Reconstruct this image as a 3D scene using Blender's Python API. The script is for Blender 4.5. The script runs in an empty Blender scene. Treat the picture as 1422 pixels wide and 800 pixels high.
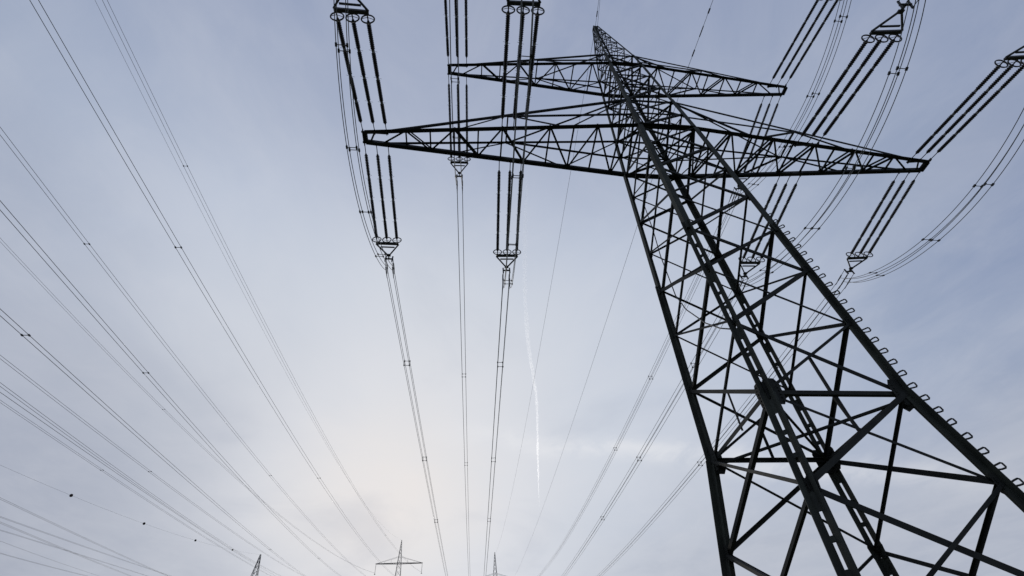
import bpy, bmesh, math, random
from mathutils import Vector, Matrix
random.seed(7)
sc = bpy.context.scene
col = sc.collection
CZ = 1.7                                   # eye height of the photographer

# ------------------------------------------------------------------ camera
cd = bpy.data.cameras.new('camera')
cam = bpy.data.objects.new('camera', cd); col.objects.link(cam)
cd.sensor_width = 36.0
cd.lens = 676.178 / 1422 * 36
cd.clip_start = 0.05; cd.clip_end = 40000
fw = Vector((0.087066, 0.697916, 0.710867)); rt = Vector((0.995861, -0.079657, -0.043766)); up = Vector((-0.026081, -0.711736, 0.701963))
up = Vector((-0.026081, -0.711736, 0.701963)) if up.z > 0 else -up
m = Matrix(((rt.x, up.x, -fw.x, 0), (rt.y, up.y, -fw.y, 0), (rt.z, up.z, -fw.z, CZ), (0, 0, 0, 1)))
cam.matrix_world = m
sc.camera = cam
sc.render.resolution_x = 1024; sc.render.resolution_y = 576

# ------------------------------------------------------------------ sky and light
SUN = Vector((-0.099, 0.92, 0.378)).normalized()
w = bpy.data.worlds.new('World'); sc.world = w; w.use_nodes = True
nt = w.node_tree; nt.nodes.clear()
def N(t, **k):
    n = nt.nodes.new(t)
    for a, b in k.items(): setattr(n, a, b)
    return n
def lk(a, b): nt.links.new(a, b)
def mth(op, a, b=None, clamp=False):
    n = N('ShaderNodeMath', operation=op, use_clamp=clamp)
    for i, v in enumerate((a, b)):
        if v is None: continue
        if hasattr(v, 'links'): lk(v, n.inputs[i])
        else: n.inputs[i].default_value = v
    return n.outputs[0]
def smooth(v, a, b):
    n = N('ShaderNodeMapRange', interpolation_type='SMOOTHSTEP')
    lk(v, n.inputs['Value']); n.inputs['From Min'].default_value = a; n.inputs['From Max'].default_value = b
    return n.outputs['Result']
def dot(v, c):
    n = N('ShaderNodeVectorMath', operation='DOT_PRODUCT'); lk(v, n.inputs[0]); n.inputs[1].default_value = c
    return n.outputs['Value']
def s2l(c): return tuple(((v / 255) / 12.92 if v < 10 else ((v / 255 + .055) / 1.055) ** 2.4) for v in c) + (1,)
def mix(f, a, b, mode='MIX'):
    n = N('ShaderNodeMix', data_type='RGBA', blend_type=mode)
    if hasattr(f, 'links'): lk(f, n.inputs[0])
    else: n.inputs[0].default_value = f
    for i, v in ((6, a), (7, b)):
        if hasattr(v, 'links'): lk(v, n.inputs[i])
        else: n.inputs[i].default_value = v
    return n.outputs[2]
tc = N('ShaderNodeTexCoord')
D = tc.outputs['Generated']
sep = N('ShaderNodeSeparateXYZ'); lk(D, sep.inputs[0])
dz = sep.outputs['Z']
ang = mth('MULTIPLY', mth('ARCCOSINE', dot(D, Vector((-.13, .918, .375)).normalized())), 2 / math.pi)         # 0 at the veiled sun, 1 at a right angle
# cloud layer seen in perspective: direction divided by height
den = mth('MAXIMUM', mth('ADD', dz, 0.06), 0.04)
cmb = N('ShaderNodeCombineXYZ')
lk(mth('DIVIDE', sep.outputs['X'], den), cmb.inputs[0]); lk(mth('DIVIDE', sep.outputs['Y'], den), cmb.inputs[1])
def noise(scale, detail, rough, stretch=(1, 1, 1), dist=0.0, loc=(0, 0, 0)):
    mp = N('ShaderNodeMapping'); mp.inputs['Scale'].default_value = stretch; mp.inputs['Location'].default_value = loc
    mp.inputs['Rotation'].default_value = (0, 0, math.radians(12))
    lk(cmb.outputs[0], mp.inputs[0])
    n = N('ShaderNodeTexNoise'); n.inputs['Scale'].default_value = scale; n.inputs['Detail'].default_value = detail
    n.inputs['Roughness'].default_value = rough; n.inputs['Distortion'].default_value = dist
    lk(mp.outputs[0], n.inputs['Vector'])
    return n.outputs['Fac']
nbig = noise(1.1, 4, .5, (1, .8, 1), .4, (3.1, 1.7, 0))
nfin = noise(2.2, 9, .60, (1.0, .6, 1), 1.0, (0.4, 5.2, 0))
nmot = noise(5.5, 6, .62, (1.0, .8, 1), .6, (2.4, 8.1, 0))
wob = mth('ADD', ang, mth('MULTIPLY', mth('SUBTRACT', nbig, .5), .16))
ramp = N('ShaderNodeValToRGB'); lk(wob, ramp.inputs[0])
el = ramp.color_ramp.elements
stops = [(0.0, (233, 229, 228)), (.05, (229, 227, 228)), (.13, (220, 222, 228)), (.27, (206, 212, 223)), (.41, (190, 199, 216)), (.53, (172, 183, 204)), (.63, (153, 166, 191)), (.76, (134, 149, 180)), (1.0, (124, 140, 171))]
el[0].position, el[0].color = stops[0][0], s2l(stops[0][1])
el[1].position, el[1].color = stops[-1][0], s2l(stops[-1][1])
for p_, c_ in stops[1:-1]:
    e_ = el.new(p_); e_.color = s2l(c_)
c = ramp.outputs[0]
# darker cloud bank low over the land, away from the sun
bank = mth('MULTIPLY', mth('SUBTRACT', 1.0, smooth(mth('ADD', dz, mth('MULTIPLY', mth('SUBTRACT', nbig, .5), .22)), .20, .46)), smooth(ang, .12, .40))
c = mix(mth('MULTIPLY', bank, .70), c, s2l((179, 184, 196)))
# thinner cloud overhead lets deeper blue through
c = mix(mth('MULTIPLY', smooth(dz, .70, .97), .55), c, s2l((138, 150, 181)))
# thicker grey cloud filling the sky on the side of the parallel lines
lft = mth('MULTIPLY', smooth(mth('ADD', dot(D, Vector((-.93, .36, -.05)).normalized()), mth('MULTIPLY', mth('SUBTRACT', nbig, .5), .35)), .42, .92), mth('SUBTRACT', 1.0, smooth(dz, .45, .85)))
c = mix(mth('MULTIPLY', lft, .62), c, s2l((150, 156, 173)))
# thin brighter and darker veils
veil = smooth(nfin, .32, .70)
c = mix(mth('MULTIPLY', veil, .13), c, s2l((222, 224, 230)))
dark = smooth(noise(1.7, 5, .55, (.8, .7, 1), .5, (7.7, 2.2, 0)), .50, .76)
c = mix(mth('MULTIPLY', dark, .20), c, s2l((146, 156, 178)))
c = mix(mth('MULTIPLY', smooth(nmot, .36, .78), .09), c, s2l((226, 226, 231)))
# a lit cloud edge to the right of the sun
st = dot(D, Vector((-0.0339, 0.1779, -0.3263)).normalized())
st = mth('ADD', st, mth('MULTIPLY', mth('SUBTRACT', nfin, .5), .075))
gs = mth('EXPONENT', mth('MULTIPLY', mth('MULTIPLY', st, st), -2600))
foc = smooth(dot(D, Vector((0.40, 0.825, 0.397)).normalized()), .86, .995)
c = mix(mth('MULTIPLY', mth('MULTIPLY', gs, foc), mth('MULTIPLY', smooth(nmot, .22, .62), .42)), c, s2l((240, 240, 242)))
sky = N('ShaderNodeTexSky', sky_type='NISHITA'); sky.sun_disc = False
sky.sun_elevation = math.asin(SUN.z); sky.sun_rotation = math.atan2(SUN.x, SUN.y)
b1 = N('ShaderNodeBackground'); lk(sky.outputs[0], b1.inputs[0]); b1.inputs[1].default_value = 0.06
b2 = N('ShaderNodeBackground'); lk(c, b2.inputs[0]); b2.inputs[1].default_value = 1.0
ms = N('ShaderNodeMixShader'); ms.inputs[0].default_value = 0.985
lk(b1.outputs[0], ms.inputs[1]); lk(b2.outputs[0], ms.inputs[2])
wo = N('ShaderNodeOutputWorld'); lk(ms.outputs[0], wo.inputs[0])
sl = bpy.data.lights.new('sun', 'SUN'); sl.energy = 1.0; sl.angle = math.radians(14); sl.color = (1, .95, .88)
so = bpy.data.objects.new('sun', sl); col.objects.link(so)
so.rotation_euler = (-SUN).to_track_quat('-Z', 'Y').to_euler()
sc.view_settings.view_transform = 'Standard'; sc.view_settings.look = 'None'
sc.view_settings.exposure = 0; sc.view_settings.gamma = 1; sc.view_settings.use_curve_mapping = False

# ------------------------------------------------------------------ materials
def material(name, base, rough=.6, metal=0.0, var=.35, scale=3.0, second=None, bump=.0, spec=.5):
    ma = bpy.data.materials.new(name); ma.use_nodes = True
    t = ma.node_tree; b = t.nodes['Principled BSDF']
    g = t.nodes.new('ShaderNodeNewGeometry')
    n = t.nodes.new('ShaderNodeTexNoise'); n.inputs['Scale'].default_value = scale; n.inputs['Detail'].default_value = 6
    t.links.new(g.outputs['Position'], n.inputs['Vector'])
    r = t.nodes.new('ShaderNodeValToRGB')
    r.color_ramp.elements[0].position = .3; r.color_ramp.elements[1].position = .72
    lo = tuple(v * (1 - var) for v in base) + (1,)
    hi = (second if second else tuple(min(1, v * (1 + var)) for v in base)) + (1,)
    r.color_ramp.elements[0].color = lo; r.color_ramp.elements[1].color = hi
    t.links.new(n.outputs['Fac'], r.inputs[0]); t.links.new(r.outputs[0], b.inputs['Base Color'])
    b.inputs['Roughness'].default_value = rough; b.inputs['Specular IOR Level'].default_value = spec; b.inputs['Metallic'].default_value = metal
    if bump:
        n2 = t.nodes.new('ShaderNodeTexNoise'); n2.inputs['Scale'].default_value = scale * 8
        t.links.new(g.outputs['Position'], n2.inputs['Vector'])
        bp = t.nodes.new('ShaderNodeBump'); bp.inputs['Strength'].default_value = bump
        t.links.new(n2.outputs['Fac'], bp.inputs['Height']); t.links.new(bp.outputs[0], b.inputs['Normal'])
    return ma
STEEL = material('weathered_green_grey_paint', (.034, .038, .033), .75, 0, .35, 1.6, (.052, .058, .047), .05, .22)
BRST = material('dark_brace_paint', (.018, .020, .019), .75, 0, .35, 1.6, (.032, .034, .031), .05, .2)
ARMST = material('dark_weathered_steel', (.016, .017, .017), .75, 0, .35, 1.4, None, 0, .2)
PORC = material('brown_glazed_porcelain', (.030, .022, .020), .35, 0, .25, 4)
GALV = material('galvanised_fittings', (.028, .029, .031), .55, .2, .3, 5)
HORN = material('pale_zinc_horns', (.20, .20, .215), .6, .1, .2, 5)
ALU = material('weathered_aluminium_strand', (.17, .175, .185), .6, .2, .25, 3)
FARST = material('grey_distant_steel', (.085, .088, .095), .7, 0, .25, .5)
BALL = material('dark_marker_plastic', (.035, .022, .022), .6, 0, .2, 2)
CONC = material('footing_concrete', (.32, .31, .29), .9, 0, .2, 4, None, .2)
GRASS = material('meadow_grass', (.045, .065, .022), .95, 0, .4, .35, (.085, .09, .035), .5)

# ------------------------------------------------------------------ mesh helpers
class MB:
    def __init__(s): s.v = []; s.f = []
    def prism(s, pts0, pts1, smooth=False):
        n = len(pts0); b = len(s.v)
        s.v += [tuple(p) for p in pts0] + [tuple(p) for p in pts1]
        for i in range(n):
            j = (i + 1) % n; s.f.append((b + i, b + j, b + n + j, b + n + i))
        s.f.append(tuple(b + i for i in reversed(range(n)))); s.f.append(tuple(b + n + i for i in range(n)))
    def profile(s, p, q, prof, n):
        p, q = Vector(p), Vector(q); d = (q - p).normalized(); n = Vector(n); n = (n - d * n.dot(d)).normalized(); u = d.cross(n)
        s.prism([p + u * a + n * b for a, b in prof], [q + u * a + n * b for a, b in prof])
    def angle(s, p, q, wd, n, off=0.0, flip=1):                 # rolled L section lying on a face with outward normal n
        t = max(.012, wd * .13); h = wd / 2
        s.profile(p, q, [(flip * a, b + off) for a, b in ((-h, 0), (h, 0), (h, t), (-h + t, t), (-h + t, wd * .9), (-h, wd * .9))], n)
    def box(s, p, q, wd, th, n):
        s.profile(p, q, [(-wd / 2, -th / 2), (wd / 2, -th / 2), (wd / 2, th / 2), (-wd / 2, th / 2)], n)
    def plate(s, c, ax, n, L, Wd, th=.016):                     # octagonal gusset plate
        c, ax, n = Vector(c), Vector(ax), Vector(n).normalized(); ax = (ax - n * ax.dot(n)).normalized(); b = n.cross(ax)
        k = .6
        o = [(-L, -Wd * k), (-L * k, -Wd), (L * k, -Wd), (L, -Wd * k), (L, Wd * k), (L * k, Wd), (-L * k, Wd), (-L, Wd * k)]
        s.prism([c + ax * x / 2 + b * y / 2 - n * th / 2 for x, y in o], [c + ax * x / 2 + b * y / 2 + n * th / 2 for x, y in o])
    def tube(s, pts, r, seg=6, closed=False):
        pts = [Vector(p) for p in pts]; n = len(pts); b = len(s.v); rr = r if isinstance(r, (list, tuple)) else [r] * n
        ref = None
        for i, p in enumerate(pts):
            if closed: d = pts[(i + 1) % n] - pts[i - 1]
            else: d = pts[min(i + 1, n - 1)] - pts[max(i - 1, 0)]
            d.normalize()
            if ref is None: ref = d.orthogonal().normalized()
            ref = (ref - d * ref.dot(d)).normalized(); v = d.cross(ref)
            for k in range(seg):
                a = 2 * math.pi * k / seg
                s.v.append(tuple(p + (ref * math.cos(a) + v * math.sin(a)) * rr[i]))
        for i in range(n if closed else n - 1):
            for k in range(seg):
                k2 = (k + 1) % seg; i2 = (i + 1) % n
                s.f.append((b + i * seg + k, b + i * seg + k2, b + i2 * seg + k2, b + i2 * seg + k))
        if not closed:
            s.f.append(tuple(b + k for k in reversed(range(seg)))); s.f.append(tuple(b + (n - 1) * seg + k for k in range(seg)))
    def build(s, name, mat, parent=None, smooth=False):
        me = bpy.data.meshes.new(name); me.from_pydata(s.v, [], s.f); me.materials.append(mat)
        bm = bmesh.new(); bm.from_mesh(me); bmesh.ops.recalc_face_normals(bm, faces=bm.faces); bm.to_mesh(me); bm.free()
        if smooth:
            for p in me.polygons: p.use_smooth = True
        o = bpy.data.objects.new(name, me); col.objects.link(o)
        if parent is not None:
            o.parent = parent
            o.matrix_parent_inverse = Matrix.Identity(4)
            off = Vector((0, 0, 0)); pr = parent
            while pr is not None: off += pr.location; pr = pr.parent
            me.transform(Matrix.Translation(-off))
        return o
def tag(o, label=None, cat=None, group=None, kind=None):
    for k, v in (('label', label), ('category', cat), ('group', group), ('kind', kind)):
        if v: o[k] = v
    return o
def empty(name, loc):
    o = bpy.data.objects.new(name, None); o.empty_display_size = .3; col.objects.link(o); o.location = loc
    return o
def one(name, mat, parent, fn, smooth=False):
    b = MB(); fn(b); return b.build(name, mat, parent, smooth)
UP = Vector((0, 0, 1))

# ------------------------------------------------------------------ terrain: flat by the tower, a hillside beyond
def ground_h(x, y):
    d = max(0.0, y - 60.0)
    h = .00092 * d * d if d < 215 else .00092 * 215 ** 2 + (62 - .00092 * 215 ** 2) * (1 - math.exp(-(d - 215) / 120))
    return h + .25 * math.sin(x * .05) * math.sin(y * .043) * min(1, d / 60)
def build_ground():
    xs = [-9000, -5000, -2500, -1200, -600] + list(range(-400, 401, 25)) + [600, 1200, 2500, 5000, 9000]
    ys = [-9000, -5000, -2500, -1000, -400, -200] + list(range(-100, 501, 20)) + [700, 1000, 1600, 2500, 5000, 9000]
    b = MB()
    for y in ys:
        for x in xs: b.v.append((x, y, ground_h(x, y)))
    n = len(xs)
    for j in range(len(ys) - 1):
        for i in range(n - 1): b.f.append((j * n + i, j * n + i + 1, (j + 1) * n + i + 1, (j + 1) * n + i))
    o = b.build('ground', GRASS, None, True); o['kind'] = 'structure'
build_ground()

# ------------------------------------------------------------------ the big lattice tower
TX, TY = 9.668, 12.1086
ZW, ZL, ZU, ZA = 6.7756 + CZ, 22.7028 + CZ, 32.1496 + CZ, 42.8498 + CZ
ZLT, ZUT = 26.1 + CZ, 34.05 + CZ
PROF = [(0.0, 3.10), (1.4 + CZ, 2.68), (4.2 + CZ, 2.30), (ZW, 1.949), (ZL, 1.4356), (ZU, 1.0487), (ZUT, .96), (ZA, .16)]
def half(z):
    for (a, b), (c_, d) in zip(PROF, PROF[1:]):
        if z <= c_: return b + (d - b) * (z - a) / (c_ - a)
    return PROF[-1][1]
SG = {'far_left': (-1, 1), 'far_right': (1, 1), 'near_left': (-1, -1), 'near_right': (1, -1)}
def leg(k, z):
    h = half(z); return Vector((TX + SG[k][0] * h, TY + SG[k][1] * h, z))
tower = empty('lattice_tower', (TX, TY, 0))
tag(tower, 'huge dark steel lattice pylon with two crossarms towering over the camera', 'pylon')
LEGOBJ = {}
KINK = 14.35 + CZ
for k, (sx, sy) in SG.items():
    b = MB()
    # laced lower leg: two angles corner to corner with a gap, tied by battens
    def star(z0, z1, wd, g):
        t = wd * .11
        for a, c_ in (((1, -1), (-1, 1)) if sx * sy > 0 else ((1, 1), (-1, -1))):
            prof = [(a * g, c_ * g), (a * (g + wd), c_ * g), (a * (g + wd), c_ * (g + t)), (a * (g + t), c_ * (g + t)), (a * (g + t), c_ * (g + wd)), (a * g, c_ * (g + wd))] if False else None
        for a, c_ in (((1, -1), (-1, 1)) if sx * sy > 0 else ((1, 1), (-1, -1))):
            pr = [(g, g), (g + wd, g), (g + wd, g + t), (g + t, g + t), (g + t, g + wd), (g, g + wd)]
            P0, P1 = leg(k, z0), leg(k, z1)
            b.prism([P0 + Vector((a * x, c_ * y, 0)) for x, y in pr], [P1 + Vector((a * x, c_ * y, 0)) for x, y in pr])
    star(0.0, ZW, .185, .02); star(ZW, KINK, .165, .018)
    z = .35
    i = 0
    while z < KINK - .2:                                       # batten plates across the gap
        P = leg(k, z); dr = Vector((1, 1, 0)) if sx * sy < 0 else Vector((1, -1, 0))
        dr.normalize(); P2 = leg(k, z + (.12 if i % 4 else .42))
        b.box(P, P2, .13, .03, dr.cross(UP)); z += .62; i += 1
    # single heavy angle above
    def single(z0, z1, wd):
        t = wd * .12
        P0, P1 = leg(k, z0), leg(k, z1)
        pr = [(0, 0), (-wd, 0), (-wd, -t), (-t, -t), (-t, -wd), (0, -wd)]
        o = wd * .42
        b.prism([P0 + Vector((sx * (x + o), sy * (y + o), 0)) for x, y in pr], [P1 + Vector((sx * (x + o), sy * (y + o), 0)) for x, y in pr])
    single(KINK - .45, ZL, .235); single(ZL - .25, ZLT + .2, .20); single(ZLT, ZU + .2, .16); single(ZU, ZUT + .1, .14); single(ZUT, ZA, .09)
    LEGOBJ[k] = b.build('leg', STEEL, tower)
    one('footing', CONC, tower, lambda q: q.prism([leg(k, 0) + Vector((.55 * math.cos(a), .55 * math.sin(a), -.4)) for a in [math.pi / 8 + i_ * math.pi / 4 for i_ in range(8)]],
        [leg(k, 0) + Vector((.4 * math.cos(a), .4 * math.sin(a), .3)) for a in [math.pi / 8 + i_ * math.pi / 4 for i_ in range(8)]]))
LV = [0.25, 1.4 + CZ, 4.2 + CZ, ZW, 9.3 + CZ, 11.75 + CZ, 14.1 + CZ, 16.4 + CZ, 18.6 + CZ, 20.65 + CZ, ZL, ZL + 1.7, ZLT, 28.2 + CZ, 30.2 + CZ, ZU, ZUT]
PK = [ZUT, 35.9 + CZ, 37.6 + CZ, 39.2 + CZ, 40.5 + CZ, 41.6 + CZ, ZA - .12]
FACES = [('near_left', 'near_right', Vector((0, -1, 0))), ('far_left', 'far_right', Vector((0, 1, 0))),
         ('near_left', 'far_left', Vector((-1, 0, 0))), ('near_right', 'far_right', Vector((1, 0, 0)))]
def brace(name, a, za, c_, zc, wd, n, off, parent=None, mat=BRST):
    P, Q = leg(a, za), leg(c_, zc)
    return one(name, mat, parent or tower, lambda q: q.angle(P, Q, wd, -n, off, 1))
for i in range(len(LV) - 1):
    z0, z1 = LV[i], LV[i + 1]
    wd = .115 if z1 < ZW + .1 else (.105 if z1 < 15 + CZ else (.10 if z1 <= ZL + .1 else .092))
    for a, c_, n in FACES:
        zig = i % 2 == 1                     # the strong diagonal zigzags from panel to panel
        if n.x < 0: zig = i % 2 == 0
        w1, w2 = (wd * 1.15, wd * .70) if not zig else (wd * .70, wd * (1.3 if n.y < 0 else 1.1))
        if i < 2 and n.x: w1 = w2 = wd * .82
        brace('brace', a, z0, c_, z1, w1, n, -.06)
        brace('brace', c_, z0, a, z1, w2, n, .05)
for z, wd in ((ZW, .12), (ZL, .12), (ZLT, .09), (ZU, .10), (ZUT, .08), (28.2 + CZ, .07), (30.2 + CZ, .07), (ZL + 1.7, .07)):
    for a, c_, n in FACES:
        brace('horizontal_strut', a, z, c_, z, wd, n, .02)
    if z in (ZW, ZL, ZLT, ZU):
        one('plan_brace', BRST, tower, lambda q: q.angle(leg('near_left', z), leg('far_right', z), .075, UP, -.09))
        one('plan_brace', BRST, tower, lambda q: q.angle(leg('near_right', z), leg('far_left', z), .075, UP, -.2))
# secondary hangers through the waist panel
def xcross(a, c_, z0, z1):
    h0, h1 = half(z0), half(z1); t = h0 / (h0 + h1)
    return leg(a, z0).lerp(leg(c_, z1), t)
for a, c_, n in FACES:
    U_ = xcross(a, c_, ZW, 9.3 + CZ); Mid = (leg(a, ZW) + leg(c_, ZW)) / 2; L_ = xcross(a, c_, 4.2 + CZ, ZW)
    one('hanger', BRST, tower, lambda q: q.angle(U_ , Mid, .07, -n, .16))
    if n.y < 0: one('hanger', BRST, tower, lambda q: q.angle(Mid, L_, .07, -n, .16))
# gusset plates where braces meet the legs
for k, (sx, sy) in SG.items():
    for z in LV[1:10]:
        big = abs(z - ZW) < .1
        P = leg(k, z); ax = leg(k, z + 1) - P
        for n in (Vector((sx, 0, 0)), Vector((0, sy, 0))):
            t_ = n.cross(UP); inn = Vector((TX, TY, z)) - P; t_ = t_ if t_.dot(inn) > 0 else -t_
            L, Wd = (.78, .46) if big else ((.42, .26) if z < ZW else (.32, .18))
            def gus(q):
                cc = P + t_ * (Wd * .38) + n * .035; q.plate(cc, ax, n, L, Wd)
                if z < 13:
                    a1 = ax.normalized()
                    for i_ in range(-3, 4):
                        for s_ in (-1, 1):
                            bp = cc + a1 * (i_ * L * .13) + t_ * (s_ * Wd * .30); q.box(bp + n * .006, bp + n * .032, .034, .034, a1)
            one('gusset_plate', BRST, LEGOBJ[k], gus)
# climbing loops on the leg nearest the right of the photographer
z = 2.2
while z < 15.3 + CZ:
    P = leg('near_right', z); ax = (leg('near_right', z + 1) - P).normalized()
    o_ = Vector((.80, -.60, 0)); o_ = (o_ - ax * o_.dot(ax)).normalized(); r0 = .12 if z < KINK else .05
    j_ = random.uniform(-.015, .015); p = [P + o_ * r0 + ax * e_ + o_ * d_ for d_, e_ in ((0, -.045), (.09, -.062 + j_), (.165, -.066 + j_), (.185, -.045 + j_), (.185, .045 + j_), (.165, .066 + j_), (.09, .062 + j_), (0, .045))]
    one('step_loop', GALV, LEGOBJ['near_right'], lambda q: q.tube(p, .021, 6))
    z += .40
# peak
peak = one('earth_wire_peak', STEEL, tower, lambda q: (q.box((TX - .2, TY, ZA), (TX + .2, TY, ZA), .34, .05, UP), q.box((TX - .03, TY, ZA), (TX - .03, TY, ZA + .28), .16, .05, (0, 1, 0))))
for z0, z1 in zip(PK, PK[1:]):
    for a, c_, n in FACES:
        brace('peak_brace', a, z0, c_, z1, .05, n, -.02, peak)
        brace('peak_brace', c_, z0, a, z1, .05, n, .02, peak)
        brace('peak_strut', a, z1, c_, z1, .045, n, .0, peak)

# crossarms
def crossarm(label, z, zt, L, wt, step, n0, wd_ch, wd_up, wd_l, xb, xu):
    hb = half(z); arm = empty('crossarm', (0, 0, z - 0)); arm.parent = tower; arm.location = (0, 0, z)
    arm['label'] = label
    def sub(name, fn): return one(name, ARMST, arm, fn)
    C_ = Vector((TX, TY, 0))
    def ch(side, sy, x, zz=z):                                  # point on the bottom chord at distance x from the axis
        f = (x - hb) / (L - hb); return Vector((TX + side * x, TY + sy * (hb + (wt - hb) * f), z))
    for side in (-1, 1):
        for sy in (-1, 1):
            sub('bottom_chord', lambda q: q.angle(ch(side, sy, L), ch(side, sy, hb), wd_ch, UP, 0, side * sy))
            ht = half(zt); T = Vector((TX + side * ht, TY + sy * ht, zt)); E = ch(side, sy, L - .9) + Vector((0, 0, .06))
            sub('top_chord', lambda q: q.angle(E, T, wd_up, Vector((0, -sy, .3)), 0, 1))
            # inclined face: strut and ties near the body
            def tp(x): f = (x - ht) / (L - .9 - ht); return T.lerp(E, f)
            zm = z + (zt - z) * .46; hm = half(zm); Mm = Vector((TX + side * hm, TY + sy * hm, zm))
            sub('face_tie', lambda q: q.angle(T, ch(side, sy, xb), wd_l, Vector((0, -sy, 0)), .02))
            sub('face_tie', lambda q: q.angle(ch(side, sy, xb), tp(xu), wd_l, Vector((0, -sy, 0)), .02))
            sub('face_strut', lambda q: q.angle(tp(xu), Mm, wd_l, Vector((0, -sy, 0)), .05))
            xo = (xu + L) / 2 + .2
            sub('face_tie', lambda q: q.angle(tp(xu), ch(side, sy, xo - 1.0), wd_l * .8, Vector((0, -sy, 0)), .02))
        sub('end_plate', lambda q: q.box(ch(side, -1, L), ch(side, 1, L), wd_ch * 1.1, wd_ch * .9, UP))
        x = n0; i = 0; sy = 1
        px, psy = L - .25, 1
        sub('lacing', lambda q: q.angle(ch(side, 1, L - .2), ch(side, -1, (L - .2 + n0 + step) / 2), wd_l, UP, .03))
        sy = -1; x = n0 + step; first = True
        x = n0
        prev = (ch(side, 1, L - .75), 1)
        while x > hb + .4:
            cur = ch(side, sy, x)
            sub('lacing', lambda q: q.angle(prev[0], cur, wd_l, UP, .03))
            sub('lacing_post', lambda q: q.angle(ch(side, -1, x), ch(side, 1, x), wd_l * .85, UP, .07))
            if x < L - 3:
                sub('lacing_post', lambda q: q.angle(ch(side, -1, x, z + .24), ch(side, 1, x, z + .24), wd_l * .7, UP, .07))
                if sy > 0: sub('lacing', lambda q: q.angle(prev[0] + UP * .24, cur + UP * .24, wd_l * .8, UP, .03))
            prev = (cur, sy); sy = -sy; x -= step
        sub('lacing', lambda q: q.angle(prev[0], ch(side, sy, hb), wd_l, UP, .03))
        # a light tie between the two top chords, as wide as the beam
        ht = half(zt)
        TA = Vector((TX + side * ht, TY - ht, zt)); TB = Vector((TX + side * ht, TY + ht, zt)); EA = ch(side, -1, L - .9); EB = ch(side, 1, L - .9)
        f = (xu - ht) / (L - .9 - ht)
        sub('top_tie', lambda q: q.angle(TA, TB.lerp(EB, f), wd_l * .8, UP, .0))
        sub('top_tie', lambda q: q.angle(TA.lerp(EA, f), TB.lerp(EB, f), wd_l * .8, UP, .05))
    for sy in (-1, 1):
        sub('bottom_chord', lambda q: q.angle(Vector((TX - hb - .02, TY + sy * (hb + .012), z - .006)), Vector((TX + hb + .02, TY + sy * (hb + .012), z - .006)), wd_ch * 1.25, UP, 0, 1))
    return arm
crossarm('lower longer crossarm', ZL, ZLT, 15.0, .2815, 1.19, 13.0, .20, .11, .09, 4.9, 7.9)
crossarm('upper shorter crossarm', ZU, ZUT, 11.32, .2586, 1.18, 9.25, .17, .09, .08, 3.3, 5.6)

# ------------------------------------------------------------------ insulator sets
SP = .575
def frame(d):
    d = Vector(d).normalized(); s = d.cross(UP).normalized(); s = s if s.x > 0 else -s
    return d, s, s.cross(d).normalized() if s.cross(d).z > 0 else -s.cross(d).normalized()
def lathe(b, p, d, prof, seg=8):
    d = Vector(d).normalized(); r = d.orthogonal().normalized(); v = d.cross(r); base = len(b.v)
    for x, rad in prof:
        for k in range(seg):
            a = 2 * math.pi * k / seg; b.v.append(tuple(Vector(p) + d * x + (r * math.cos(a) + v * math.sin(a)) * rad))
    for i in range(len(prof) - 1):
        for k in range(seg):
            k2 = (k + 1) % seg; b.f.append((base + i * seg + k, base + i * seg + k2, base + (i + 1) * seg + k2, base + (i + 1) * seg + k))
    b.f.append(tuple(base + k for k in range(seg))); b.f.append(tuple(base + (len(prof) - 1) * seg + k for k in range(seg)))
QUAD = [(-.2, .2), (.2, .2), (-.2, -.2), (.2, -.2)]
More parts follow.
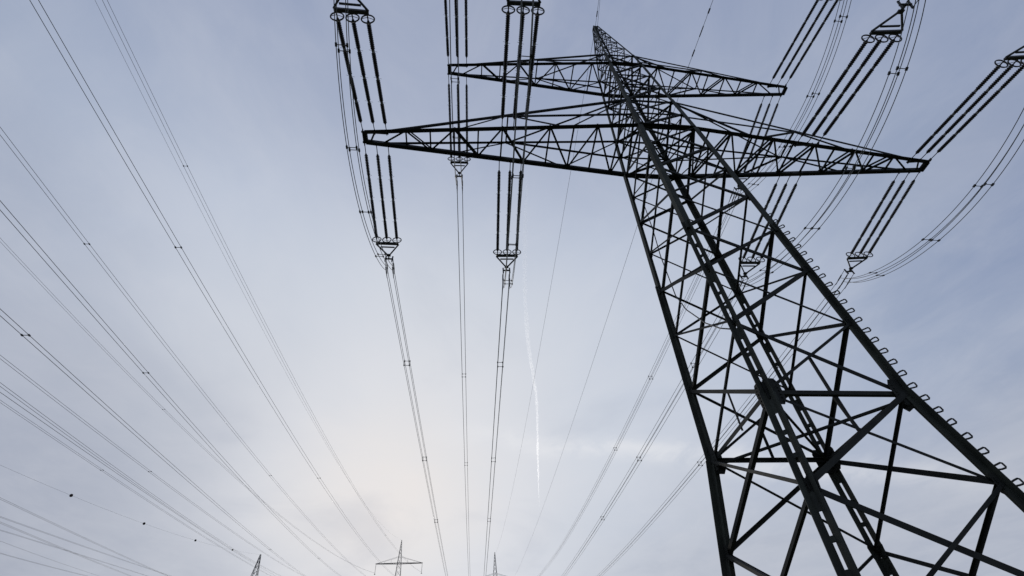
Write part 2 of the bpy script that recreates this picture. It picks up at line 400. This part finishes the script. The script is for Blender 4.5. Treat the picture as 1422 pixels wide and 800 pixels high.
def strain_set(A, dv, label):
    A = Vector(A); d, s, u = frame(dv); Ls = Vector(dv).length
    t = empty('insulator_set', A)
    tag(t, label, 'insulator set', 'triple-string insulator sets on the big pylon')
    for j in (-1, 0, 1):
        o = A + s * SP * j
        st = MB(); st.tube([o, o + d * .62], .022, 6); st.tube([o + d * (Ls - .18), o + d * (Ls + .22)], .028, 6)
        so_ = st.build('insulator_string', GALV, t)
        x0, n, gap = .60, 4, .03; rl = (Ls - .12 - x0 - gap * (n - 1)) / n
        for i in range(n):
            xs = x0 + i * (rl + gap); prof = [(0, .045), (.06, .06), (.06, .05)]
            ns = 13; st_ = (rl - .14) / ns
            for q in range(ns):
                xx = .07 + q * st_; prof += [(xx, .048), (xx + st_ * .4, .094), (xx + st_ * .55, .090), (xx + st_ * .75, .048)]
            prof += [(rl - .06, .05), (rl - .06, .062), (rl, .045)]
            rb = MB(); lathe(rb, o + d * xs, d, prof); rb.build('insulator_rod', PORC, so_)
            if i < n - 1:
                c_ = o + d * (xs + rl + gap / 2); hb_ = MB()
                hb_.tube([c_ - d * .06, c_ + d * .06], .072, 6)
                for sg in (-1, 1): hb_.tube([c_ - d * .05 * sg, c_ - d * .05 * sg + (s * .11 + u * .04) * sg, c_ - d * .09 * sg + (s * .15 + u * .06) * sg], .007, 5)
                hb_.build('arcing_horn', HORN, so_)
        rg = MB(); c_ = o + d * Ls
        rg.tube([c_ + (s * math.cos(a) + u * math.sin(a)) * .245 - d * .05 for a in [2 * math.pi * i_ / 20 for i_ in range(20)]], .030, 6, True)
        rg.tube([c_ - s * .23 - d * .05, c_ + d * .02, c_ + s * .23 - d * .05], .012, 5)
        rg.build('grading_ring', GALV, so_, True)
    hp = MB()
    for j in (-1, 0, 1): hp.box(A + s * SP * j - d * .10, A + s * SP * j + d * .14, .12, .04, s)
    hp.box(A - s * (SP + .08) - d * .02, A + s * (SP + .08) - d * .02, .09, .06, u)
    hp.build('hanger_plate', GALV, t)
    y = MB(); c0 = A + d * (Ls + .22); w2 = SP + .07
    y.box(c0 - s * w2, c0 + s * w2, .15, .09, u)
    y.box(c0 - s * w2 + d * .05, c0 - s * .05 + d * .86, .07, .06, u); y.box(c0 + s * w2 + d * .05, c0 + s * .05 + d * .86, .07, .06, u)
    y.box(c0 - s * w2 * .62 + d * .26, c0 + s * w2 * .62 + d * .26, .07, .05, u)
    y.box(c0 - s * .12 + d * .86, c0 + s * .12 + d * .86, .16, .07, u)
    y.box(c0 + d * .86, c0 + d * 1.12, .10, .06, s)
    c1 = c0 + d * 1.14
    y.box(c1 - s * .24, c1 + s * .24, .09, .05, u)
    for q in (-1, 1): y.box(c1 + s * .2 * q - u * .24, c1 + s * .2 * q + u * .24, .08, .05, d)
    y.build('yoke_plate', GALV, t)
    for a, b_ in QUAD:
        k = MB(); p0 = c1 + s * a + u * b_
        k.tube([p0, p0 + d * .45, p0 + d * .5, p0 + d * .95, p0 + d * 1.0, p0 + d * 1.35], [.018, .018, .042, .042, .03, .024], 6)
        k.build('strain_clamp', GALV, t)
    return c1, d, s, u
NEAR = {'LLo': ((-14.5, -.3), (.09, -5.7, -1.86)), 'LLi': ((-7.7, -.9), (-.17, -5.76, -1.68)), 'LU': ((-10.79, -.28), (-.1, -5.74, -1.7)),
        'RU': ((10.65, -.28), (-.4, -5.75, -1.7)), 'RLi': ((7.7, -.9), (-.55, -5.73, -1.68)), 'RLo': ((14.5, -.3), (-.67, -5.74, -1.61))}
FAR = {'LLo': ((-14.5, .2815), (-.02, 6., -.3)), 'LLi': ((-7.72, .85), (.25, 5.98, -.4)), 'LU': ((-10.79, .3), (.14, 6, -.2)),
       'RU': ((10.65, .3), (.4, 5.98, -.2)), 'RLi': ((7.72, .85), (.25, 5.99, -.33)), 'RLo': ((14.4, .3), (.55, 5.96, -.2))}
FARW = {'LLo': ((-1.18, 214.61, 41.12), 1.0, [.053, .1511, .2701]), 'LLi': ((7.43, 214.61, 40.91), 1.0, [.049, .1481, .2636]),
        'LU': ((3.47, 214.61, 50.85), 4.21, [.1291, .2531]), 'RU': ((25.2, 214.61, 53.03), 4.65, [.1301, .2291]),
        'RLi': ((20.72, 214.61, 41.22), 3.67, [.045, .1336, .2311]), 'RLo': ((27.1, 214.61, 43.0), 4.7, [.048, .1421])}
JUMP = {'LLo': (2.13, -.27, .84), 'LLi': (4.18, -.16, .67), 'LU': (4.0, .06, .81), 'RLo': (2.96, -.3, .8), 'RLi': (1.97, .56, .85), 'RU': (2.88, -.14, .89)}
WHERE = {'LLo': 'the left tip of the lower crossarm', 'LLi': 'the lower crossarm halfway out on the left', 'LU': 'the left tip of the upper crossarm',
         'RU': 'the right tip of the upper crossarm', 'RLi': 'the lower crossarm halfway out on the right', 'RLo': 'the right tip of the lower crossarm'}
def sagged(A, B, sag, n=60, t0=0.0, t1=1.0):
    A, B = Vector(A), Vector(B); out = []
    for i in range(n + 1):
        t = t0 + (t1 - t0) * i / n; p = A.lerp(B, t); p.z -= 4 * sag * t * (1 - t); out.append(p)
    return out
def ratio_pts(A, B, sag, n=60):                                 # denser steps close to the tower
    A, B = Vector(A), Vector(B); out = []
    for i in range(n + 1):
        t = (i / n) ** 1.5; p = A.lerp(B, t); p.z -= 4 * sag * t * (1 - t); out.append(p)
    return out
def spacer(t, c_, s, u, h=.2):
    b = MB()
    cs = [c_ + s * a + u * b_ for a, b_ in ((-h, h), (h, h), (h, -h), (-h, -h))]
    for i in range(4): b.tube([cs[i], cs[(i + 1) % 4]], .02, 5)
    for q in cs: b.box(q - u * .05, q + u * .05, .09, .09, s)
    b.build('spacer', GALV, t)
for key in ('LLo', 'LLi', 'LU', 'RU', 'RLi', 'RLo'):
    z = ZU if key[-1] == 'U' else ZL
    an, dn = NEAR[key]; af, df = FAR[key]
    cn, dn_, sn, un = strain_set((TX + an[0], TY + an[1], z), dn, 'insulator set reaching overhead to the viewer from ' + WHERE[key])
    cf, df_, sf, uf = strain_set((TX + af[0], TY + af[1], z), df, 'insulator set pulling away to the distance from ' + WHERE[key])
    # line conductors away to the next tower
    B, sag, ts = FARW[key]; B = Vector(B) + UP * CZ
    t = empty('conductor_bundle', cf)
    tag(t, 'four-wire bundle running into the distance from ' + WHERE[key], 'power line', 'four-wire bundles of the big pylon')
    for a, b_ in QUAD:
        off = Vector((a, 0, b_))
        one('conductor', ALU, t, lambda q: q.tube(ratio_pts(cf + df_ * 1.1 + off, B + off, sag), .017, 5), True)
    A0 = cf + df_ * 1.1
    for tt in ts:
        P = A0.lerp(B, tt); P.z -= 4 * sag * tt * (1 - tt)
        spacer(t, P, Vector((1, 0, 0)), UP)
    # line conductors towards and over the viewer
    t = empty('conductor_bundle', cn)
    tag(t, 'four-wire bundle leaving over the viewer from ' + WHERE[key], 'power line', 'four-wire bundles of the big pylon')
    S0 = cn + dn_ * 1.1; pts = []
    for i in range(31):
        x = 110 * i / 30; pts.append(S0 + Vector((dn_.x / -dn_.y * x * 1.0, -x, dn_.z / -dn_.y * (x - x * x / 210))))
    for a, b_ in QUAD:
        one('conductor', ALU, t, lambda q: q.tube([p + Vector((a, 0, b_)) for p in pts], .017, 5), True)
    for i in (6, 15): spacer(t, pts[i], Vector((1, 0, 0)), UP)
    # jumper loop under the arm
    sg, lat, gm = JUMP[key]
    t = empty('jumper_loop', (TX + an[0], TY, z - sg - .5))
    tag(t, 'slack four-wire jumper loop slung below ' + WHERE[key], 'jumper cable', 'jumper loops under the crossarms')
    An = Vector((TX + an[0], TY + an[1], z)) + Vector(dn) * 1.35; Bf = Vector((TX + af[0], TY + af[1], z)) + Vector(df) * 1.35
    def jp(x):
        p = An.lerp(Bf, x); ww = max(1e-6, 4 * x * (1 - x)); p.z -= sg * ww ** gm; p.x += lat * ww; return p
    for a, b_ in QUAD:
        pj = [jp(i / 40) + Vector((a, 0, b_ * .9)) for i in range(41)]
        one('jumper_wire', ALU, t, lambda q: q.tube(pj, .017, 5), True)
    for x in (.16, .40, .62, .86):
        c_ = jp(x); v_ = (jp(x + .01) - c_).normalized(); b = MB()
        for b_, sh in ((.18, .16), (-.18, -.16)):
            q_ = c_ + UP * b_ + v_ * sh; b2 = MB()
            b2.tube([q_ - Vector((.2, 0, 0)), q_ + Vector((.2, 0, 0))], .017, 5)
            for e_ in (-.2, .2): b2.box(q_ + Vector((e_, 0, 0)) - v_ * .07, q_ + Vector((e_, 0, 0)) + v_ * .07, .07, .07, UP)
            b2.build('spacer', GALV, t)

# ------------------------------------------------------------------ earth wires of the big tower
E1A = Vector((TX, TY, ZA)); E2A = Vector((TX + 4.14, TY - .95, ZU))
P0 = Vector((13.01, 214.61, 22.58 + CZ))
def earth(label, A, B, sag, nd, far_off):
    t = empty('earth_wire', A); tag(t, label, 'earth wire')
    one('far_span', ALU, t, lambda q: q.tube(ratio_pts(A + far_off, B, sag), .014, 5), True)
    pts = [A + Vector((nd * x, -x, -.22 * (x - x * x / 260))) for x in [110 * (i / 40) ** 1.6 for i in range(41)]]
    one('near_span', ALU, t, lambda q: q.tube(pts, .014, 5), True)
    d_ = Vector((nd, -1, -.22)).normalized()
    for x, l, r in ((.9, .5, .04), (2.2, .7, .032), (3.6, .35, .045)):
        one('strain_clamp', GALV, t, lambda q: q.tube([A + d_ * x, A + d_ * (x + .04), A + d_ * (x + l - .04), A + d_ * (x + l)], [.016, r, r, .016], 6))
    return t
e1 = earth('thin single earth wire strung from the pointed top of the big pylon', E1A, P0 + Vector((.56, 0, ZA - CZ - .06)), 4.84, -.103, Vector((0, .2, 0)))
one('bridle', GALV, e1, lambda q: (q.tube([E1A + Vector((.18, 0, 0)), E1A + Vector((-.25, -3.0, -.62))], .012, 5), q.tube([E1A + Vector((-.02, .2, -.05)), E1A + Vector((-.1, .9, -1.3)), E1A + Vector((-.05, 1.5, -1.9))], .02, 5)))
earth('thin single wire fixed to the upper crossarm of the big pylon beside its body', E2A, P0 + Vector((6.10, 0, ZU - CZ - .52)), 2.9, -.048, Vector((0, .0, 0)))
LOOP = [(8.55, 13.44, 19.94), (8.48, 13.44, 17.77), (8.27, 13.32, 15.83), (7.9, 12.77, 12.84), (7.81, 12.32, 11.67), (7.77, 11.49, 10.29), (7.72, 10.84, 9.51), (7.68, 10.35, 9.06)]
t = MB(); t.tube([Vector(p) + UP * CZ for p in LOOP], .022, 6)
o = t.build('hanging_cable', GALV, None, True); tag(o, 'slack dark cable hanging in a curve inside the body of the big pylon', 'cable')

# ------------------------------------------------------------------ distant pylons
def far_pylon(base, apex_z, label, rot=0.0, wide=1.0):
    base = Vector(base); H = apex_z - base.z; top = apex_z
    t = empty('distant_pylon', base); tag(t, label, 'pylon', 'distant pylons on the hill')
    cr, sr = math.cos(rot), math.sin(rot)
    def W_(x, y, zz): return Vector((base.x + x * cr - y * sr, base.y + x * sr + y * cr, zz))
    def hf(zz):
        dn = top - zz
        return wide * (.08 + dn * .076 if dn < 10.7 else .893 + (dn - 10.7) * .055)
    legs = {}
    for sx in (-1, 1):
        for sy in (-1, 1):
            zs = [base.z, top - 20.1, top - 10.7, top]
            one('leg', FARST, t, lambda q: [q.box(W_(sx * hf(a), sy * hf(a), a), W_(sx * hf(b_), sy * hf(b_), b_), .12, .12, (1, 0, 0)) for a, b_ in zip(zs, zs[1:])])
    def lat(q):
        zz = top - .8; 
        while zz > base.z + 2:
            h_ = 2 * hf(zz) * 1.05 + .6; z2 = max(base.z, zz - h_)
            for fx, fy in ((1, 0), (-1, 0), (0, 1), (0, -1)):
                for sgn in (-1, 1):
                    if fx: a = W_(fx * hf(zz), sgn * hf(zz), zz); b_ = W_(fx * hf(z2), -sgn * hf(z2), z2)
                    else: a = W_(sgn * hf(zz), fy * hf(zz), zz); b_ = W_(-sgn * hf(z2), fy * hf(z2), z2)
                    q.box(a, b_, .07, .07, UP)
            zz = z2
    one('lattice', FARST, t, lat)
    for zc, L, rise in ((top - 10.7, 11.32, 2.9), (top - 20.15, 15.0, 3.3)):
        def arm(q):
            hb = hf(zc)
            for sx in (-1, 1):
                for sy in (-1, 1):
                    q.box(W_(sx * L, sy * .2, zc), W_(0, sy * hb, zc), .24, .24, UP)
                    q.box(W_(sx * (L - .4), sy * .2, zc + .1), W_(sx * hf(zc + rise), sy * hf(zc + rise), zc + rise), .07, .07, UP)
                n = int((L - hb) / 1.2); 
                for i in range(n):
                    x0 = L - .2 - i * 1.2; x1 = x0 - 1.2
                    y0 = .2 + (hb - .2) * (L - x0) / (L - hb); y1 = .2 + (hb - .2) * (L - x1) / (L - hb); s_ = 1 if i % 2 else -1
                    q.box(W_(sx * x0, s_ * y0, zc), W_(sx * x1, -s_ * y1, zc), .07, .07, UP)
                for f in (.35, .62):
                    x_ = L * f; q.box(W_(sx * x_, 0, zc), W_(sx * x_, 0, zc + rise * (1 - f) * .98), .07, .07, (1, 0, 0))
        one('crossarm', FARST, t, arm)
    return W_
APX1 = Vector((-30.64, 266.24, 87.76 + CZ)); APX2 = Vector((-68.69, 187.84, 58.15 + CZ))
far_pylon(P0, P0.z + ZA - CZ, 'small distant pylon straight down the line of wires, only its pointed top showing')
W1 = far_pylon((APX1.x, APX1.y, ground_h(APX1.x, APX1.y) - .3), APX1.z, 'small distant pylon with its whole upper crossarm and two hanging insulators in view')
far_pylon((APX2.x, APX2.y, ground_h(APX2.x, APX2.y) - .3), APX2.z, 'slim tip of a distant pylon standing alone at the left under the marker balls', math.radians(38), 1.45)
for sx, nm in ((-1, 'left'), (1, 'right')):
    P = Vector((APX1.x + sx * 11.1, APX1.y, APX1.z - 10.8))
    b = MB(); b.tube([P, P - UP * .4], .03, 5)
    o = b.build('suspension_insulator', GALV); tag(o, 'hanging insulator string at the %s tip of the distant pylon crossarm' % nm, 'insulator', 'hanging insulators on the distant pylon')
    rb = MB(); prof = []
    for q in range(16): prof += [(.4 + q * .25, .06), (.5 + q * .25, .13), (.6 + q * .25, .06)]
    lathe(rb, P, -UP, prof, 6); rb.build('insulator_rod', PORC, o)
    cb = MB(); cb.box(P - UP * 4.45 - Vector((.3, 0, 0)), P - UP * 4.45 + Vector((.3, 0, 0)), .25, .2, UP); cb.build('suspension_clamp', GALV, o)

# ------------------------------------------------------------------ the parallel lines on the left
LINES = {
 'A': ((-20.39, -45.0, 24.36), (-22.94, 266.24, 67.61), 8.6),
 'B': ((-34.08, -45.0, 50.22), (-19.84, 266.24, 73.06), 10.81),
 'B1': ((-26.87, -45.0, 38.02), (-30.64, 266.24, 87.76), 10.2),
 'C': ((-31.24, -45.0, 28.96), (-38.34, 266.24, 67.61), 5.64),
 'D': ((-19.51, -45.0, 15.49), (-45.14, 266.24, 66.61), 5.18),
 'E': ((-62.62, -45.0, 52.04), (-41.44, 266.24, 73.06), 11.46),
 'F': ((-16.18, -45.0, 8.84), (-56.86, 233.17, 59.42), 2.01),
 'G': ((-33.41, -45.0, 18.12), (-62.97, 231.59, 62.3), 2.83),
 'H1': ((-26.99, -45.0, 13.95), (-67.45, 230.33, 60.77), 3.2),
 'H2': ((-21.68, -45.0, 9.27), (-67.72, 230.25, 59.72), 1.93),
 'H3': ((-43.75, -45.0, 21.73), (-69.79, 229.63, 59.61), 2.41),
 'I': ((-57.94, -45.0, 22.36), (-68.66, 187.85, 58.04), 6.5),
 'J': ((-35.65, -45.0, 11.46), (-82.55, 182.17, 46.74), 0.79),
 'K': ((-51.24, -45.0, 11.71), (-85.54, 180.78, 48.46), 0.74),
 'L': ((-28.69, -45.0, 7.61), (-89.41, 178.9, 45.72), 0.79),
 'M': ((-60.43, -45.0, 10.25), (-91.07, 178.06, 47.89), -0.4),
 'N': ((-43.16, -45.0, 14.21), (-95.31, 175.83, 45.5), 2.47),
 'O': ((-58.02, -45.0, 14.26), (-97.1, 174.85, 45.87), 2.61),
}
PAIR = {'A', 'B', 'C', 'D', 'E', 'F', 'G', 'H1', 'H3', 'J', 'K', 'L', 'M', 'O'}
SPC = {'A': [.2227, .3768], 'B': [.2407, .6789], 'C': [.2394, .4251], 'D': [.2571, .5619], 'F': [.2504, .5599], 'G': [.4281], 'E': [.4061], 'H3': [.4438]}
DESC = {
 'A': 'twin wires crossing the upper left sky, second bundle in from the top left corner triple',
 'B': 'twin wires of the faint triple strand farthest right among the left-hand lines',
 'B1': 'single faint earth wire beside the rightmost twin wires of the left-hand lines',
 'C': 'twin wires entering the left edge highest up, above the darker pair',
 'D': 'dark twin wires entering the left edge a third of the way down',
 'E': 'very faint close twin wires just below the dark pair a third down the left edge',
 'F': 'dark twin wires entering the left edge just above the middle',
 'G': 'faint twin wires between the dark middle pair and the low triple strand',
 'H1': 'uppermost twin wires of the dense low strand passing just above the lone left pylon tip',
 'H2': 'single dark wire in the middle of the low strand above the marker balls',
 'H3': 'faint twin wires at the lower side of the low strand above the marker balls',
 'I': 'thin earth wire strung with four dark marker balls',
 'J': 'twin wires entering the left edge first below the marker-ball wire',
 'K': 'pale twin wires second below the marker-ball wire at the left edge',
 'L': 'darkest close twin wires near the bottom left corner',
 'M': 'pale twin wires just under the darkest pair near the bottom left corner',
 'N': 'single wire third from the bottom of the left edge',
 'O': 'lowest faint twin wires cutting the bottom left corner',
}
for k, (A, B, sag) in LINES.items():
    A = Vector(A) + UP * CZ; B = Vector(B) + UP * CZ
    single = k not in PAIR
    t = empty('earth_wire' if k in ('B1', 'I') else 'overhead_wire', A)
    tag(t, DESC[k], 'power line', 'wires of the parallel lines')
    pts = sagged(A, B, sag, 70)
    if single:
        one('wire', ALU, t, lambda q: q.tube(pts, .011 if k in ('I', 'B1') else .017, 5), True)
    else:
        for sx in (-.2, .2):
            one('wire', ALU, t, lambda q: q.tube([p + Vector((sx, 0, 0)) for p in pts], .0165, 5), True)
        for tt in SPC.get(k, []):
            P = A.lerp(B, tt); P.z -= 4 * sag * tt * (1 - tt)
            one('spacer', GALV, t, lambda q: (q.tube([P - Vector((.22, 0, 0)), P + Vector((.22, 0, 0))], .022, 5), q.box(P - Vector((.2, .08, 0)), P - Vector((.2, -.08, 0)), .07, .08, UP), q.box(P + Vector((.2, .08, 0)), P + Vector((.2, -.08, 0)), .07, .08, UP)))
    if k == 'I':
        for tt in (.5602, .6652, .7753, .8866):
            P = A.lerp(B, tt); P.z -= 4 * sag * tt * (1 - tt)
            prof = [(-.25 * math.cos(math.pi * i / 10), max(.02, .25 * math.sin(math.pi * i / 10))) for i in range(11)]
            b = MB(); lathe(b, P, (B - A), prof, 14); b.build('marker_ball', BALL, t, True)

# ------------------------------------------------------------------ vapour trail
def contrail():
    pts = [Vector(p) for p in [(324, 1444, 2600), (355, 1887, 2600), (416, 2549, 2600), (499, 3140, 2600), (598, 3652, 2600), (690, 4132, 2600), (845, 5356, 2600), (1036, 6808, 2600)]]
    fine = []
    for i in range(len(pts) - 1):
        for j in range(8):
            f = j / 8; p0 = pts[max(0, i - 1)]; p1 = pts[i]; p2 = pts[i + 1]; p3 = pts[min(len(pts) - 1, i + 2)]
            fine.append(.5 * ((2 * p1) + (p2 - p0) * f + (2 * p0 - 5 * p1 + 4 * p2 - p3) * f * f + (3 * p1 - p0 - 3 * p2 + p3) * f ** 3))
    n = len(fine); rad = []
    for i, p in enumerate(fine):
        e = min(1, i / 10) * min(1, (n - 1 - i) / 8); rad.append(2 + (16 if i < 28 else 13) * e * (.7 + .5 * random.random()))
    ma = bpy.data.materials.new('thin_ice_vapour'); ma.use_nodes = True; t = ma.node_tree; t.nodes.clear()
    v = t.nodes.new('ShaderNodeVolumePrincipled'); v.inputs['Density'].default_value = .0052; v.inputs['Anisotropy'].default_value = .8
    v.inputs['Color'].default_value = (1, 1, 1, 1)
    ou = t.nodes.new('ShaderNodeOutputMaterial'); t.links.new(v.outputs[0], ou.inputs['Volume'])
    q = MB(); q.tube(fine, rad, 12); o = q.build('contrail', ma, None, True)
    tag(o, 'thin white vapour trail bending down the sky left of the big pylon', 'contrail')
contrail()
